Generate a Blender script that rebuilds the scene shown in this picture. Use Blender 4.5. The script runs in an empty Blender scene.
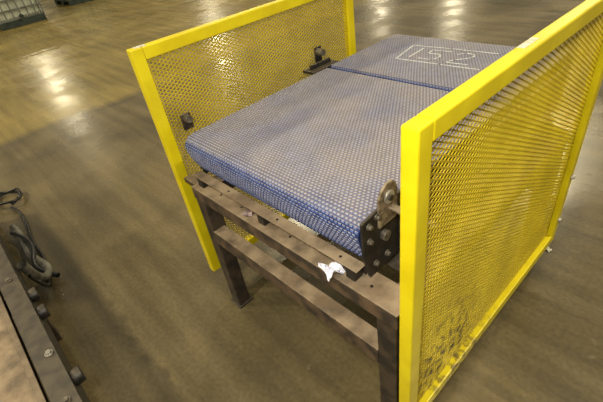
import bpy, bmesh, math, random
from mathutils import Vector, Matrix
random.seed(4)
Z0=0.12   # guard bottoms hang 12 cm above floor; all local z are measured from guard bottom
scn=bpy.context.scene
scn.view_settings.view_transform='Standard'
# ------------------------------------------------------------ materials
def s2l(c):
    return tuple(((v/255)/12.92 if v/255<=0.04045 else ((v/255+0.055)/1.055)**2.4) for v in c)+(1,)
def mat(name,c1,c2=None,scale=20,rough=.5,metal=0,bump=0,bscale=200,dust=None,dustamt=.8,dscale=30,spec=.5,thr=(.4,.6),upmin=.3,smudge=None,dlo=.5):
    m=bpy.data.materials.new(name);m.use_nodes=True
    nt=m.node_tree;N=nt.nodes;Lk=nt.links;b=N['Principled BSDF']
    b.inputs['Roughness'].default_value=rough;b.inputs['Metallic'].default_value=metal
    b.inputs['Specular IOR Level'].default_value=spec
    tc=N.new('ShaderNodeTexCoord')
    c2=c2 or c1
    n=N.new('ShaderNodeTexNoise');n.inputs['Scale'].default_value=scale;n.inputs['Detail'].default_value=6
    Lk.new(tc.outputs['Object'],n.inputs['Vector'])
    r=N.new('ShaderNodeValToRGB');r.color_ramp.elements[0].position=thr[0];r.color_ramp.elements[1].position=thr[1]
    r.color_ramp.elements[0].color=s2l(c1);r.color_ramp.elements[1].color=s2l(c2)
    Lk.new(n.outputs['Fac'],r.inputs['Fac'])
    out=r.outputs['Color']
    if dust:
        g=N.new('ShaderNodeNewGeometry');sx=N.new('ShaderNodeSeparateXYZ');Lk.new(g.outputs['Normal'],sx.inputs[0])
        mr=N.new('ShaderNodeMapRange');mr.inputs[1].default_value=upmin;mr.inputs[2].default_value=.95
        Lk.new(sx.outputs['Z'],mr.inputs[0])
        n2=N.new('ShaderNodeTexNoise');n2.inputs['Scale'].default_value=dscale;n2.inputs['Detail'].default_value=8
        Lk.new(tc.outputs['Object'],n2.inputs['Vector'])
        m2=N.new('ShaderNodeMapRange');m2.inputs[1].default_value=.35;m2.inputs[2].default_value=.6;m2.inputs[3].default_value=dlo
        Lk.new(n2.outputs['Fac'],m2.inputs[0])
        mu=N.new('ShaderNodeMath');mu.operation='MULTIPLY';Lk.new(mr.outputs[0],mu.inputs[0]);Lk.new(m2.outputs[0],mu.inputs[1])
        mu2=N.new('ShaderNodeMath');mu2.operation='MULTIPLY';Lk.new(mu.outputs[0],mu2.inputs[0]);mu2.inputs[1].default_value=dustamt
        mx=N.new('ShaderNodeMix');mx.data_type='RGBA';Lk.new(mu2.outputs[0],mx.inputs[0]);Lk.new(out,mx.inputs[6]);mx.inputs[7].default_value=s2l(dust)
        out=mx.outputs[2]
        rm=N.new('ShaderNodeMapRange');rm.inputs[3].default_value=rough;rm.inputs[4].default_value=.6
        Lk.new(mu2.outputs[0],rm.inputs[0]);Lk.new(rm.outputs[0],b.inputs['Roughness'])
    if smudge:
        (sc,rad,colr)=smudge
        vm=N.new('ShaderNodeVectorMath');vm.operation='DISTANCE';Lk.new(tc.outputs['Object'],vm.inputs[0]);vm.inputs[1].default_value=sc
        a=N.new('ShaderNodeMapRange');a.inputs[1].default_value=rad;a.inputs[2].default_value=rad*.3;Lk.new(vm.outputs['Value'],a.inputs[0])
        n4=N.new('ShaderNodeTexNoise');n4.inputs['Scale'].default_value=40;n4.inputs['Detail'].default_value=8;Lk.new(tc.outputs['Object'],n4.inputs['Vector'])
        b4=N.new('ShaderNodeMapRange');b4.inputs[1].default_value=.46;b4.inputs[2].default_value=.66;Lk.new(n4.outputs['Fac'],b4.inputs[0])
        c4=N.new('ShaderNodeMath');c4.operation='MULTIPLY';Lk.new(a.outputs[0],c4.inputs[0]);Lk.new(b4.outputs[0],c4.inputs[1])
        mx=N.new('ShaderNodeMix');mx.data_type='RGBA';Lk.new(c4.outputs[0],mx.inputs[0]);Lk.new(out,mx.inputs[6]);mx.inputs[7].default_value=s2l(colr);out=mx.outputs[2]
    Lk.new(out,b.inputs['Base Color'])
    if bump:
        n3=N.new('ShaderNodeTexNoise');n3.inputs['Scale'].default_value=bscale;n3.inputs['Detail'].default_value=5
        Lk.new(tc.outputs['Object'],n3.inputs['Vector'])
        bp=N.new('ShaderNodeBump');bp.inputs['Strength'].default_value=bump;bp.inputs['Distance'].default_value=.002
        Lk.new(n3.outputs['Fac'],bp.inputs['Height']);Lk.new(bp.outputs[0],b.inputs['Normal'])
    return m
M_yel=mat('yellow_paint',(210,190,12),(224,206,20),8,.38,bump=.08,bscale=60,smudge=((1.04,.3,.13),.28,(110,92,36)))
M_yelm=mat('yellow_mesh_paint',(188,164,20),(208,184,28),6,.45,smudge=((1.02,.19,.27),.30,(54,44,24)))
M_belt=mat('blue_belt',(38,50,92),(48,62,108),15,.3,dust=(112,106,104),dustamt=.95,dscale=5,upmin=.6,dlo=.55)
M_bump=mat('belt_nubs',(66,84,134),(90,108,160),30,.26,dust=(158,149,143),dustamt=1.0,dscale=5,upmin=.35,dlo=.7)
M_blk=mat('black_steel',(36,31,26),(66,54,42),18,.55,dust=(122,106,86),dustamt=.9,dscale=22,bump=.3,bscale=150)
M_blk2=mat('black_steel_clean',(24,23,22),(42,38,33),25,.45,dust=(86,76,62),dustamt=.6,dscale=25,bump=.2)
M_dust=mat('dusty_steel',(50,42,34),(92,74,56),18,.6,dust=(144,126,102),dustamt=1.0,dscale=14,bump=.4,bscale=160,dlo=.3)
M_rust=mat('dirty_bracket',(90,78,62),(140,124,100),60,.5,metal=.2,dust=(150,135,112),dustamt=.7,bump=.4)
M_bolt=mat('zinc_bolt',(150,146,138),(190,186,176),60,.35,metal=.6)
M_dbolt=mat('dull_bolt',(88,82,72),(120,112,98),60,.45,metal=.4)
M_paper=mat('white_paper',(226,226,236),(206,206,220),20,.8)
M_pink=mat('crumpled_tape',(150,130,126),(110,92,88),60,.7)
M_label=mat('label',(215,212,195),(180,176,150),90,.5)
M_chalk=mat('chalk',(214,216,220),(160,162,170),120,.9)
M_rub=mat('black_rubber',(18,18,20),(30,30,32),20,.4)
M_hose=mat('grey_hose',(82,80,72),(120,116,104),30,.3)
M_plast=mat('ibc_plastic',(175,182,168),(196,200,188),3,.4)
M_cage=mat('galv_cage',(110,114,110),(140,144,140),10,.4,metal=.6)
M_pal=mat('pallet_dark',(30,42,40),(48,60,54),6,.6)
M_wall=mat('wall_paint',(150,146,128),(166,160,140),2,.8)

# floor
def floor_mat():
    m=bpy.data.materials.new('polished_concrete');m.use_nodes=True
    nt=m.node_tree;N=nt.nodes;Lk=nt.links;b=N['Principled BSDF']
    tc=N.new('ShaderNodeTexCoord')
    def noise(sc,det=6,vec=None,dist=0):
        n=N.new('ShaderNodeTexNoise');n.inputs['Scale'].default_value=sc;n.inputs['Detail'].default_value=det;n.inputs['Distortion'].default_value=dist
        Lk.new(vec or tc.outputs['Object'],n.inputs['Vector']);return n
    def ramp(f,p0,c0,p1,c1):
        r=N.new('ShaderNodeValToRGB');e=r.color_ramp.elements
        e[0].position=p0;e[0].color=c0;e[1].position=p1;e[1].color=c1;Lk.new(f,r.inputs['Fac']);return r
    def mix(f,a,bb,t='MIX'):
        x=N.new('ShaderNodeMix');x.data_type='RGBA';x.blend_type=t
        if hasattr(f,'is_linked'):Lk.new(f,x.inputs[0])
        else:x.inputs[0].default_value=f
        Lk.new(a,x.inputs[6]);Lk.new(bb,x.inputs[7]);return x.outputs[2]
    a=ramp(noise(1.3,8,dist=.5).outputs['Fac'],.35,s2l((86,77,54)),.68,s2l((118,105,76)))
    c=ramp(noise(.7,8,dist=.5).outputs['Fac'],.35,s2l((122,107,58)),.68,s2l((150,132,76)))
    sx=N.new('ShaderNodeSeparateXYZ');Lk.new(tc.outputs['Object'],sx.inputs[0])
    nn=noise(.8,3);ad=N.new('ShaderNodeMath');ad.operation='MULTIPLY_ADD';Lk.new(nn.outputs['Fac'],ad.inputs[0]);ad.inputs[1].default_value=.35;Lk.new(sx.outputs['X'],ad.inputs[2])
    mr=N.new('ShaderNodeMapRange');mr.inputs[1].default_value=-2.9;mr.inputs[2].default_value=-3.1;Lk.new(ad.outputs[0],mr.inputs[0])
    col=mix(mr.outputs[0],a.outputs[0],c.outputs[0])
    mp=N.new('ShaderNodeMapping');mp.inputs['Scale'].default_value=(.5,7,1);mp.inputs['Rotation'].default_value=(0,0,.25);Lk.new(tc.outputs['Object'],mp.inputs[0])
    st=ramp(noise(1.6,7,mp.outputs[0]).outputs['Fac'],.3,(.6,.6,.6,1),.7,(1.2,1.2,1.2,1))
    col=mix(.85,col,st.outputs[0],'MULTIPLY')
    sp=ramp(noise(60,4).outputs['Fac'],.3,(.7,.7,.7,1),.7,(1.15,1.15,1.15,1))
    col=mix(.7,col,sp.outputs[0],'MULTIPLY')
    # sparse pale drips / scuffs and dark spots
    s2=ramp(noise(9,3,dist=1.0).outputs['Fac'],.70,(0,0,0,1),.76,(.22,.22,.22,1))
    pale=N.new('ShaderNodeRGB');pale.outputs[0].default_value=s2l((140,132,108))
    col=mix(s2.outputs[0],col,pale.outputs[0])
    Lk.new(col,b.inputs['Base Color'])
    rr=N.new('ShaderNodeMapRange');rr.inputs[1].default_value=.3;rr.inputs[2].default_value=.7;rr.inputs[3].default_value=.17;rr.inputs[4].default_value=.36
    Lk.new(noise(2.5,8).outputs['Fac'],rr.inputs[0]);Lk.new(rr.outputs[0],b.inputs['Roughness'])
    bp=N.new('ShaderNodeBump');bp.inputs['Strength'].default_value=.12;bp.inputs['Distance'].default_value=.004
    Lk.new(noise(35,6).outputs['Fac'],bp.inputs['Height']);Lk.new(bp.outputs[0],b.inputs['Normal'])
    return m
M_floor=floor_mat()
# ------------------------------------------------------------ helpers
def empty(name,loc=(0,0,0)):
    e=bpy.data.objects.new(name,None);scn.collection.objects.link(e);e.location=loc;e.empty_display_size=.1;return e
def mk(name,verts,faces,m,parent=None,smooth=False,mats=None,fm=None):
    me=bpy.data.meshes.new(name);me.from_pydata([tuple(v) for v in verts],[],faces);me.update()
    o=bpy.data.objects.new(name,me);scn.collection.objects.link(o)
    for mm in (mats or [m]): me.materials.append(mm)
    if fm:
        me.polygons.foreach_set('material_index',fm)
    if smooth:
        for p in me.polygons:p.use_smooth=True
    if parent:
        o.parent=parent;o.matrix_parent_inverse=Matrix.Translation(-Vector(parent.location))
    return o
BF=[(0,3,2,1),(4,5,6,7),(0,1,5,4),(1,2,6,5),(2,3,7,6),(3,0,4,7)]
def boxv(x0,x1,y0,y1,z0,z1):
    z0+=Z0;z1+=Z0
    return [(x0,y0,z0),(x1,y0,z0),(x1,y1,z0),(x0,y1,z0),(x0,y0,z1),(x1,y0,z1),(x1,y1,z1),(x0,y1,z1)]
def boxes(name,bl,m,parent=None,bev=.002):
    V=[];F=[]
    for b in bl:
        k=len(V);V+=boxv(*b);F+=[tuple(i+k for i in f) for f in BF]
    o=mk(name,V,F,m,parent)
    if bev:
        md=o.modifiers.new('b','BEVEL');md.width=bev;md.segments=2;md.limit_method='ANGLE'
    return o
def cyl(name,c,r,axis,h,m,parent=None,n=20,bev=.001):
    bm=bmesh.new();bmesh.ops.create_cone(bm,cap_ends=True,segments=n,radius1=r,radius2=r,depth=h)
    q=Vector((0,0,1)).rotation_difference(Vector(axis));bmesh.ops.transform(bm,matrix=Matrix.Translation((c[0],c[1],c[2]+Z0))@q.to_matrix().to_4x4(),verts=bm.verts)
    me=bpy.data.meshes.new(name);bm.to_mesh(me);bm.free();o=bpy.data.objects.new(name,me);scn.collection.objects.link(o);me.materials.append(m)
    if n>8:
        for p in me.polygons:
            p.use_smooth=len(p.vertices)==4
    if bev:
        md=o.modifiers.new('b','BEVEL');md.width=bev;md.segments=2;md.limit_method='ANGLE'
    if parent:o.parent=parent;o.matrix_parent_inverse=Matrix.Translation(-Vector(parent.location))
    return o
def tube(name,pts,r,m,parent=None,cyclic=False,smooth=True):
    cu=bpy.data.curves.new(name,'CURVE');cu.dimensions='3D';cu.bevel_depth=r;cu.bevel_resolution=3
    sp=cu.splines.new('NURBS' if smooth else 'POLY');sp.points.add(len(pts)-1)
    for p,q in zip(sp.points,pts):p.co=(q[0],q[1],q[2]+Z0,1)
    if smooth: sp.order_u=4;sp.use_endpoint_u=not cyclic
    sp.use_cyclic_u=cyclic
    o=bpy.data.objects.new(name,cu);scn.collection.objects.link(o);cu.materials.append(m)
    if parent:o.parent=parent;o.matrix_parent_inverse=Matrix.Translation(-Vector(parent.location))
    return o
# ------------------------------------------------------------ room
W,L=1.004,1.072;T=.035
o=mk('floor',[(-40,-12,0),(14,-12,0),(14,40,0),(-40,40,0)],[(0,1,2,3)],M_floor)
boxes('wall_west',[(-40.2,-40,-12,40,-Z0,8)],M_wall,bev=0)
boxes('wall_north',[(-40.2,14,40,40.2,-Z0,8)],M_wall,bev=0)
# ------------------------------------------------------------ guards
def guard(x0,x1,xm,side):
    g=empty('safety_guard_panel',(x0,0,Z0))
    P=.042
    fr=[(x0,x1,0,P,0,1),(x0,x1,L-P,L,0,1),(x0,x1,P,L-P,1-P,1),(x0,x1,P,L-P,0,P)]
    boxes('frame',fr,M_yel,g,bev=.004)
    LW,SW=.0250,.0135
    ni=int((L-2*P+.02)/(LW/2));nj=int((1-2*P+.02)/(SW/2))
    V=[];F=[]
    hw=.0017;ht=.0010
    y0=P-.01;z0=P-.01
    for i in range(ni):
        for j in range(nj+1):
            if (i+j)%2:continue
            for dj in (1,-1):
                if not 0<=j+dj<=nj:continue
                a=(y0+i*LW/2,z0+j*SW/2);b=(y0+(i+1)*LW/2,z0+(j+dj)*SW/2)
                dx,dz=b[0]-a[0],b[1]-a[1];l=math.hypot(dx,dz);ux,uz=dx/l,dz/l;nx,nz=-uz*hw,ux*hw
                e=.0012
                a=(a[0]-ux*e,a[1]-uz*e);b=(b[0]+ux*e,b[1]+uz*e)
                k=len(V)
                tl=.0003
                for xx,s in ((-ht,-1),(ht,1)):
                    V+= [(xm+xx+tl,a[0]+nx,a[1]+nz+Z0),(xm+xx-tl,a[0]-nx,a[1]-nz+Z0),(xm+xx-tl,b[0]-nx,b[1]-nz+Z0),(xm+xx+tl,b[0]+nx,b[1]+nz+Z0)]
                F+=[tuple(q+k for q in f) for f in BF]
    mk('expanded_metal_mesh',V,F,M_yelm,g)
    return g
gl=guard(-T,0,-.012,-1)
gr=guard(W,W+T,W+.014,1)
boxes('label',[(-T*.8,-.004,.02,.06,1,1.001)],M_label,gl,bev=0)
boxes('label',[(W+.004,W+T-.015,.40,.47,1,1.001)],M_label,gr,bev=0)
def bolt(c,axis,parent,r=.009,nm='bolt',m=None):
    m=m or M_bolt
    a=Vector(axis)
    cyl(nm+'_washer',c,r*1.35,axis,.003,m,parent,16,0)
    c2=Vector(c)+a*.005
    cyl(nm,c2,r,axis,.008,m,parent,6,.001)
for (y,z) in ((.021,.13),(L-.02,.33),(L-.02,.12)):
    bolt((W+T+.001,y,z),(1,0,0),gr,.008)
for (y,z) in ((.11,.72),(.80,.74)):
    bolt((0.002,y,z+.015),(1,0,0),gl,.007)
# ------------------------------------------------------------ conveyor
cv=empty('conveyor',(.5,.5,Z0))
bx0,bx1=.080,.868
def belt(name,prof,x0,x1):
    P=[Vector(p) for p in prof];seg=[0]
    for a,b in zip(P,P[1:]):seg.append(seg[-1]+(b-a).length)
    tot=seg[-1]
    def at(s):
        s=min(max(s,0),tot-1e-6)
        for i in range(len(seg)-1):
            if s<=seg[i+1]:
                u=(s-seg[i])/(seg[i+1]-seg[i]);d=(P[i+1]-P[i]).normalized();return P[i].lerp(P[i+1],u),d
    V=[];F=[];fm=[]
    for p in P:
        V+=[(x0,p[0],p[1]+Z0),(x1,p[0],p[1]+Z0)]
    n=len(P)
    for i in range(n-1):
        F.append((2*i,2*i+1,2*i+3,2*i+2));fm.append(0)
    k=len(V)
    for i,p in enumerate(P):
        d=(P[min(i+1,n-1)]-P[max(i-1,0)]).normalized();nrm=Vector((d[1],-d[0]))
        q=p+nrm*.008
        V+=[(x0,q[0],q[1]+Z0),(x1,q[0],q[1]+Z0)]
    for i in range(n-1):
        F.append((k+2*i+2,k+2*i+3,k+2*i+1,k+2*i));fm.append(0)
        F.append((2*i,2*i+2,k+2*i+2,k+2*i));fm.append(0)
        F.append((2*i+3,2*i+1,k+2*i+1,k+2*i+3));fm.append(0)
    px=.0128;ps=.0102
    nx=int((x1-x0-.006)/px)+1;ns=int(tot/ps)
    for j in range(ns):
        c,d=at((j+.5)*ps);nr=Vector((-d[1],d[0]))
        for i in range(nx):
            xc=x0+.006+(i+(.5 if j%2 else 0))*px
            if xc>x1-.004:continue
            k=len(V)
            for h,sx,ss in ((-.0006,.0050,.0038),(.0014,.0037,.0025)):
                for (u,v) in ((-1,-1),(1,-1),(1,1),(-1,1)):
                    q=c+d*(v*ss)+nr*h
                    V.append((xc+u*sx,q[0],q[1]+Z0))
            F+=[(k+4,k+5,k+6,k+7),(k,k+1,k+5,k+4),(k+1,k+2,k+6,k+5),(k+2,k+3,k+7,k+6),(k+3,k,k+4,k+7)]
            fm+=[1]*5
    return V,F,fm
prof=[(.36,.585),(.2,.55),(.13,.535),(.095,.54),(.07,.56),(.056,.585),(.045,.61),(.037,.64),(.034,.66)]
for k in range(1,9):
    a=math.pi/2*k/8;prof.append((.034+.050*(1-math.cos(a)),.66+.040*math.sin(a)))
prof.append((.772,.7))
for k in range(1,6):
    a=math.pi/2*k/5;prof.append((.772+.012*math.sin(a),.688+.012*math.cos(a)))
prof.append((.784,.6))
V,F,fm=belt('b',prof,bx0,bx1)
mk('infeed_belt',V,F,None,cv,mats=[M_belt,M_bump],fm=fm)
prof=[(.797,.6),(.797,.69)]
for k in range(1,6):
    a=math.pi/2*k/5;prof.append((.797+.014*(1-math.cos(a)),.69+.014*math.sin(a)))
prof.append((1.27,.704))
for k in range(1,10):
    a=math.pi/2*k/9*2;prof.append((1.27+.05*math.sin(a),.654+.05*math.cos(a)))
prof.append((.9,.60))
V,F,fm=belt('b',prof,bx0,bx1)
mk('outfeed_belt',V,F,None,cv,mats=[M_belt,M_bump],fm=fm)
for nm,y,z,r in (('nose_roller',.092,.635,.038),('mid_roller',.738,.65,.03),('mid_roller_b',.845,.652,.03),('tail_roller',1.27,.654,.036)):
    cyl(nm,(.475,y,z),r,(1,0,0),.80,M_blk2,cv,24)
boxes('side_frame_left',[(.060,.070,.075,1.24,.545,.672),(.048,.062,.075,1.24,.54,.552)],M_blk,cv)
boxes('side_frame_right',[(.882,.892,.17,1.24,.545,.675),(.89,.905,.17,1.24,.54,.552)],M_blk,cv)
boxes('added_shade_sheet',[(.158,.938,.13,.97,.500,.504)],M_blk2,cv)  # added dark sheet, stands in for shade under the belt, hides yellow mesh
def plate(name,x,th,poly,m):
    n=len(poly);V=[(x,y,z+Z0) for y,z in poly]+[(x+th,y,z+Z0) for y,z in poly]
    F=[tuple(range(n-1,-1,-1)),tuple(range(n,2*n))]+[(i,(i+1)%n,(i+1)%n+n,i+n) for i in range(n)]
    o=mk(name,V,F,m,cv);bm=bmesh.new();bm.from_mesh(o.data);bmesh.ops.recalc_face_normals(bm,faces=bm.faces);bm.to_mesh(o.data);bm.free()
    md=o.modifiers.new('b','BEVEL');md.width=.0015;md.segments=1;md.limit_method='ANGLE'
    return o
plate('end_plate_right',.874,.008,[(.055,.522),(.21,.522),(.21,.715),(.10,.715),(.034,.708),(.034,.60)],M_blk2)
plate('end_plate_left',.066,.008,[(.075,.522),(.2,.522),(.2,.665),(.075,.665)],M_blk2)
for (y,z) in ((.055,.69),(.055,.645),(.085,.70),(.075,.56),(.12,.56)):
    bolt((.884,y,z),(1,0,0),cv,.0065,m=M_dbolt)
boxes('bearing_block',[(.883,.892,.085,.15,.665,.712)],M_rust,cv,.003)
cyl('shaft_end',(.888,.11,.63),.014,(1,0,0),.014,M_dbolt,cv,16)
plate('hanger_tab_right',.884,.007,[(.085,.69),(.155,.69),(.155,.745),(.15,.765),(.135,.778),(.115,.778),(.095,.765),(.085,.745)],M_rust)
cyl('tab_bolt',(.893,.12,.74),.017,(1,0,0),.006,M_bolt,cv,20)
cyl('tab_bolt_core',(.897,.12,.74),.008,(1,0,0),.006,M_blk2,cv,6,0)
boxes('tab_link_right',[(.89,W+.005,.12,.14,.70,.708)],M_rust,cv)
boxes('bracket_left',[(.001,.008,.085,.125,.685,.745),(.001,.07,.095,.125,.655,.661)],M_blk,cv)
boxes('bracket_left_rear',[(.001,.008,.785,.825,.70,.775),(.004,.078,.70,.86,.690,.704),(.03,.045,.72,.84,.70,.722)],M_blk2,cv)
cyl('bracket_knob',(.025,.80,.755),.015,(1,0,0),.04,M_dbolt,cv,16)
cyl('bracket_knob_front',(.018,.105,.728),.014,(1,0,0),.03,M_dbolt,cv,16)
# stand
boxes('shelf_angle',[(.095,.868,.018,.056,.556,.560),(.095,.868,.053,.057,.525,.558)],M_dust,cv,.001)
boxes('shelf_angle_feet',[(.12,.15,.02,.05,.52,.556),(.83,.86,.02,.05,.52,.556),(.47,.5,.02,.05,.52,.556)],M_blk2,cv,.001)
boxes('cross_beam_upper',[(.095,1.0,-.002,.082,.512,.520),(.095,1.0,-.002,.006,.470,.515),(.095,1.0,.074,.082,.470,.515)],M_dust,cv)
boxes('cross_beam_lower',[(.155,.94,-.002,.05,.325,.331),(.155,.94,-.002,.004,.27,.328)],M_dust,cv)
boxes('legs',[(.10,.158,0,.058,-Z0,.512),(.938,.996,0,.058,-Z0,.512),(.10,.158,.98,1.038,-Z0,.52),(.938,.996,.98,1.038,-Z0,.52)],M_blk,cv,.004)
boxes('rear_cross_beams',[(.095,1.0,.975,1.04,.512,.52),(.155,.94,.98,1.03,.27,.33)],M_blk,cv)
boxes('side_rails',[(.10,.158,.058,.98,.46,.512),(.938,.996,.058,.98,.46,.512)],M_blk,cv)
boxes('frame_risers',[(.062,.10,.5,.56,.50,.56),(.885,.94,.5,.56,.50,.56),(.062,.10,.98,1.03,.50,.56),(.885,.94,.98,1.03,.50,.56)],M_blk,cv)
boxes('guard_standoffs',[(-.005,.11,.02,.05,.49,.51),(-.005,.11,1.0,1.03,.49,.51),(.99,W+.005,.015,.05,.49,.51),(.99,W+.005,1.0,1.03,.49,.51)],M_blk,cv)
boxes('foot_plates',[(.09,.168,-.008,.068,-Z0,-Z0+.008),(.928,1.003,-.008,.068,-Z0,-Z0+.008)],M_blk2,cv)
for x in (.3,.55,.8): cyl('shelf_slot',(x,.037,.5605),.004,(0,0,1),.001,M_rub,cv,14,0)
for x in (.24,.36,.6,.9): cyl('beam_hole',(x,.035,.5205),.004,(0,0,1),.001,M_rub,cv,14,0)
# chalk marks
V=[];F=[]
def stroke(pts,w=.0040):
    for a,b in zip(pts,pts[1:]):
        a=Vector(a);b=Vector(b);d=(b-a).normalized();n=Vector((-d[1],d[0]))*w;a=a-d*w;b=b+d*w
        k=len(V)
        for q in (a+n,a-n,b-n,b+n):V.append((q[0],q[1],.7059+Z0))
        F.append((k+3,k+2,k+1,k))
stroke([(.27,1.155),(.45,1.17),(.645,1.175)]);stroke([(.30,.978),(.5,.985),(.66,.99)])
stroke([(.30,.978),(.285,1.06),(.27,1.155)])
stroke([(.34,1.02),(.335,1.13)])
stroke([(.47,1.135),(.385,1.13),(.39,1.085),(.445,1.09),(.46,1.055),(.44,1.02),(.385,1.018)])
stroke([(.51,1.115),(.53,1.14),(.575,1.135),(.58,1.10),(.53,1.05),(.505,1.015),(.595,1.02)])
mk('chalk_marks',V,F,M_chalk,cv)
def crumple(name,c,r,m,seed,flat=.5,parent=None):
    random.seed(seed)
    bm=bmesh.new();bmesh.ops.create_grid(bm,x_segments=9,y_segments=9,size=r)
    for v in bm.verts:
        d=v.co.length/r
        ang=math.atan2(v.co.y,v.co.x)
        v.co.z=flat*r*(.55*math.sin(ang*3+seed)*d+random.uniform(-.18,.18))
        v.co.x*=.8+.2*math.cos(ang*5);v.co.y*=.85+.15*math.sin(ang*4)
    mn=min(v.co.z for v in bm.verts)
    for v in bm.verts: v.co+=Vector((c[0],c[1],c[2]+Z0-mn))
    me=bpy.data.meshes.new(name);bm.to_mesh(me);bm.free();me.materials.append(m)
    o=bpy.data.objects.new(name,me);scn.collection.objects.link(o)
    md=o.modifiers.new('s','SOLIDIFY');md.thickness=.0008
    return o
crumple('crumpled_paper',(.80,.006,.5205),.029,M_paper,3,.9)
crumple('tape_scrap',(.41,.025,.5205),.018,M_pink,5,.5)
crumple('floor_scrap',(1.02,1.13,-Z0+.001),.014,M_label,7,.3)
# ------------------------------------------------------------ second machine lower left
em=empty('low_conveyor_frame',(-.4,-1,0))
mx0,mx1=-1.75,.95
boxes('side_channel',[(mx0,mx1,-.705,-.635,.222,.230),(mx0,mx1,-.642,-.635,.10,.228),(mx0,mx1,-.705,-.635,.10,.107)],M_blk2,em)
boxes('bed_plate',[(mx0,mx1,-1.35,-.722,.19,.202)],M_dust,em)
boxes('bed_rib',[(mx0,mx1,-.735,-.715,.19,.222)],M_blk,em)
boxes('far_channel',[(mx0,mx1,-1.42,-1.355,.10,.230)],M_blk,em)
boxes('feet',[(x,x+.06,y,y+.06,-Z0,.10) for x in (-1.7,-.4,.85) for y in (-.702,-1.41)],M_blk,em)
boxes('ties',[(x,x+.05,-1.4,-.64,.12,.17) for x in (-1.7,-.4,.85)],M_blk2,em)
bolt((.10,-.655,.232),(0,0,1),em,.010)
for x in (-.42,.32): bolt((x,-.668,.232),(0,0,1),em,.009,m=M_dbolt)
for x in (-.3,-.17,.22):
    cyl('idler_knuckle',(x,-.62,.19),.028,(0,1,0),.03,M_blk2,em,20,.003)
hz=-Z0+.014
c1=empty('black_cable',(-1.8,-.55,0))
pts=[(-1.93+.13*math.cos(a)+.02*math.sin(3*a),-.52+.09*math.sin(a),-Z0+.012+.02*(1+math.sin(a*1.3))) for a in [i*.5 for i in range(24)]]
tube('cable_coil',pts,.009,M_rub,c1)
tube('cable_tail',[(-1.8,-.53,hz),(-1.6,-.48,hz),(-1.3,-.55,hz),(-1.0,-.52,hz),(-.8,-.57,hz),(-.6,-.58,hz+.06),(-.55,-.61,.12)],.008,M_rub,c1)
c2=empty('grey_hose',(-1,-.55,0))
tube('hose_run',[(-1.5,-.58,hz+.01),(-1.25,-.56,hz+.01),(-1.05,-.60,hz+.03),(-.9,-.53,hz+.02),(-.78,-.55,hz+.02),(-.7,-.60,hz+.08),(-.62,-.612,.15)],.022,M_hose,c2)
tube('hose_loop',[(-1.35,-.60,hz+.05),(-1.15,-.52,hz+.05),(-.95,-.58,hz+.06),(-.85,-.60,hz+.05),(-.75,-.52,hz+.02)],.013,M_rub,c2)
# ------------------------------------------------------------ IBC totes
def tote(x,y,rot):
    e=empty('ibc_tote',(0,0,0))
    boxes('pallet',[(-.6,.6,-.5,.5,.10-Z0,.14-Z0)]+[(-.6+i*.525,-.45+i*.525,-.5,.5,0-Z0,.10-Z0) for i in range(3)],M_pal,e,.005)
    boxes('tank',[(-.56,.56,-.46,.46,.145-Z0,1.12-Z0)],M_plast,e,.06)
    R=.012;B=[]
    for z in (.16,.36,.56,.76,.96,1.14):
        zz=z-Z0
        B+=[(-.6,.6,-.5,-.5+2*R,zz-R,zz+R),(-.6,.6,.5-2*R,.5,zz-R,zz+R),(-.6,-.6+2*R,-.5,.5,zz-R,zz+R),(.6-2*R,.6,-.5,.5,zz-R,zz+R)]
    for i in range(8):
        xx=-.59+i*1.18/7
        B+=[(xx-R,xx+R,-.51,-.49,.14-Z0,1.15-Z0),(xx-R,xx+R,.49,.51,.14-Z0,1.15-Z0)]
    for i in range(7):
        yy=-.49+i*.98/6
        B+=[(-.61,-.59,yy-R,yy+R,.14-Z0,1.15-Z0),(.59,.61,yy-R,yy+R,.14-Z0,1.15-Z0)]
    boxes('cage',B,M_cage,e,0)
    cyl('lid',(0,0,1.13-Z0),.11,(0,0,1),.05,M_pal,e)
    cyl('valve',(.6,0,.2-Z0),.04,(1,0,0),.1,M_pal,e)
    e.location=(x,y,0);e.rotation_euler=(0,0,rot)
tote(-11.2,1.65,.1)
tote(-12.6,3.7,.05)
# ------------------------------------------------------------ lights
def area(name,loc,size,en,col,target=None,sy=None):
    l=bpy.data.lights.new(name,'AREA');l.energy=en;l.color=col;l.size=size
    if sy:l.shape='RECTANGLE';l.size_y=sy
    o=bpy.data.objects.new(name,l);scn.collection.objects.link(o);o.location=loc
    if target is not None:o.rotation_euler=(Vector(target)-Vector(loc)).to_track_quat('-Z','Y').to_euler()
    return o
warm=(1,.87,.58)
for i,(x,y) in enumerate([(-30,5.3),(-26,16),(-14.7,29),(-12,-6),(-7.5,6.5),(-2,13),(4,4),(-5,-4.5),(1,-5),(3,20),(-22,30)]):
    area('high_bay_lamp',(x,y,7),.5,430,warm)
area('camera_flash',(1.30,-.62,1.75),.2,18,(1,.97,.9),(.45,.5,.6))
w=bpy.data.worlds.new('w');scn.world=w;w.use_nodes=True
w.node_tree.nodes['Background'].inputs[0].default_value=(1,.90,.68,1);w.node_tree.nodes['Background'].inputs[1].default_value=.28
# ------------------------------------------------------------ camera
cam=bpy.data.cameras.new('cam');co=bpy.data.objects.new('cam',cam);scn.collection.objects.link(co)
R=Matrix(((0.68824,-0.35002,0.63546),(0.71222,0.49269,-0.5),(-0.13807,0.7967,0.58839)))
mw=R.to_4x4();mw.translation=Vector((1.3425,-.4844,1.2995+Z0));co.matrix_world=mw
cam.sensor_width=36;cam.lens=405.8/603*36;cam.clip_start=.02;cam.clip_end=200
scn.camera=co
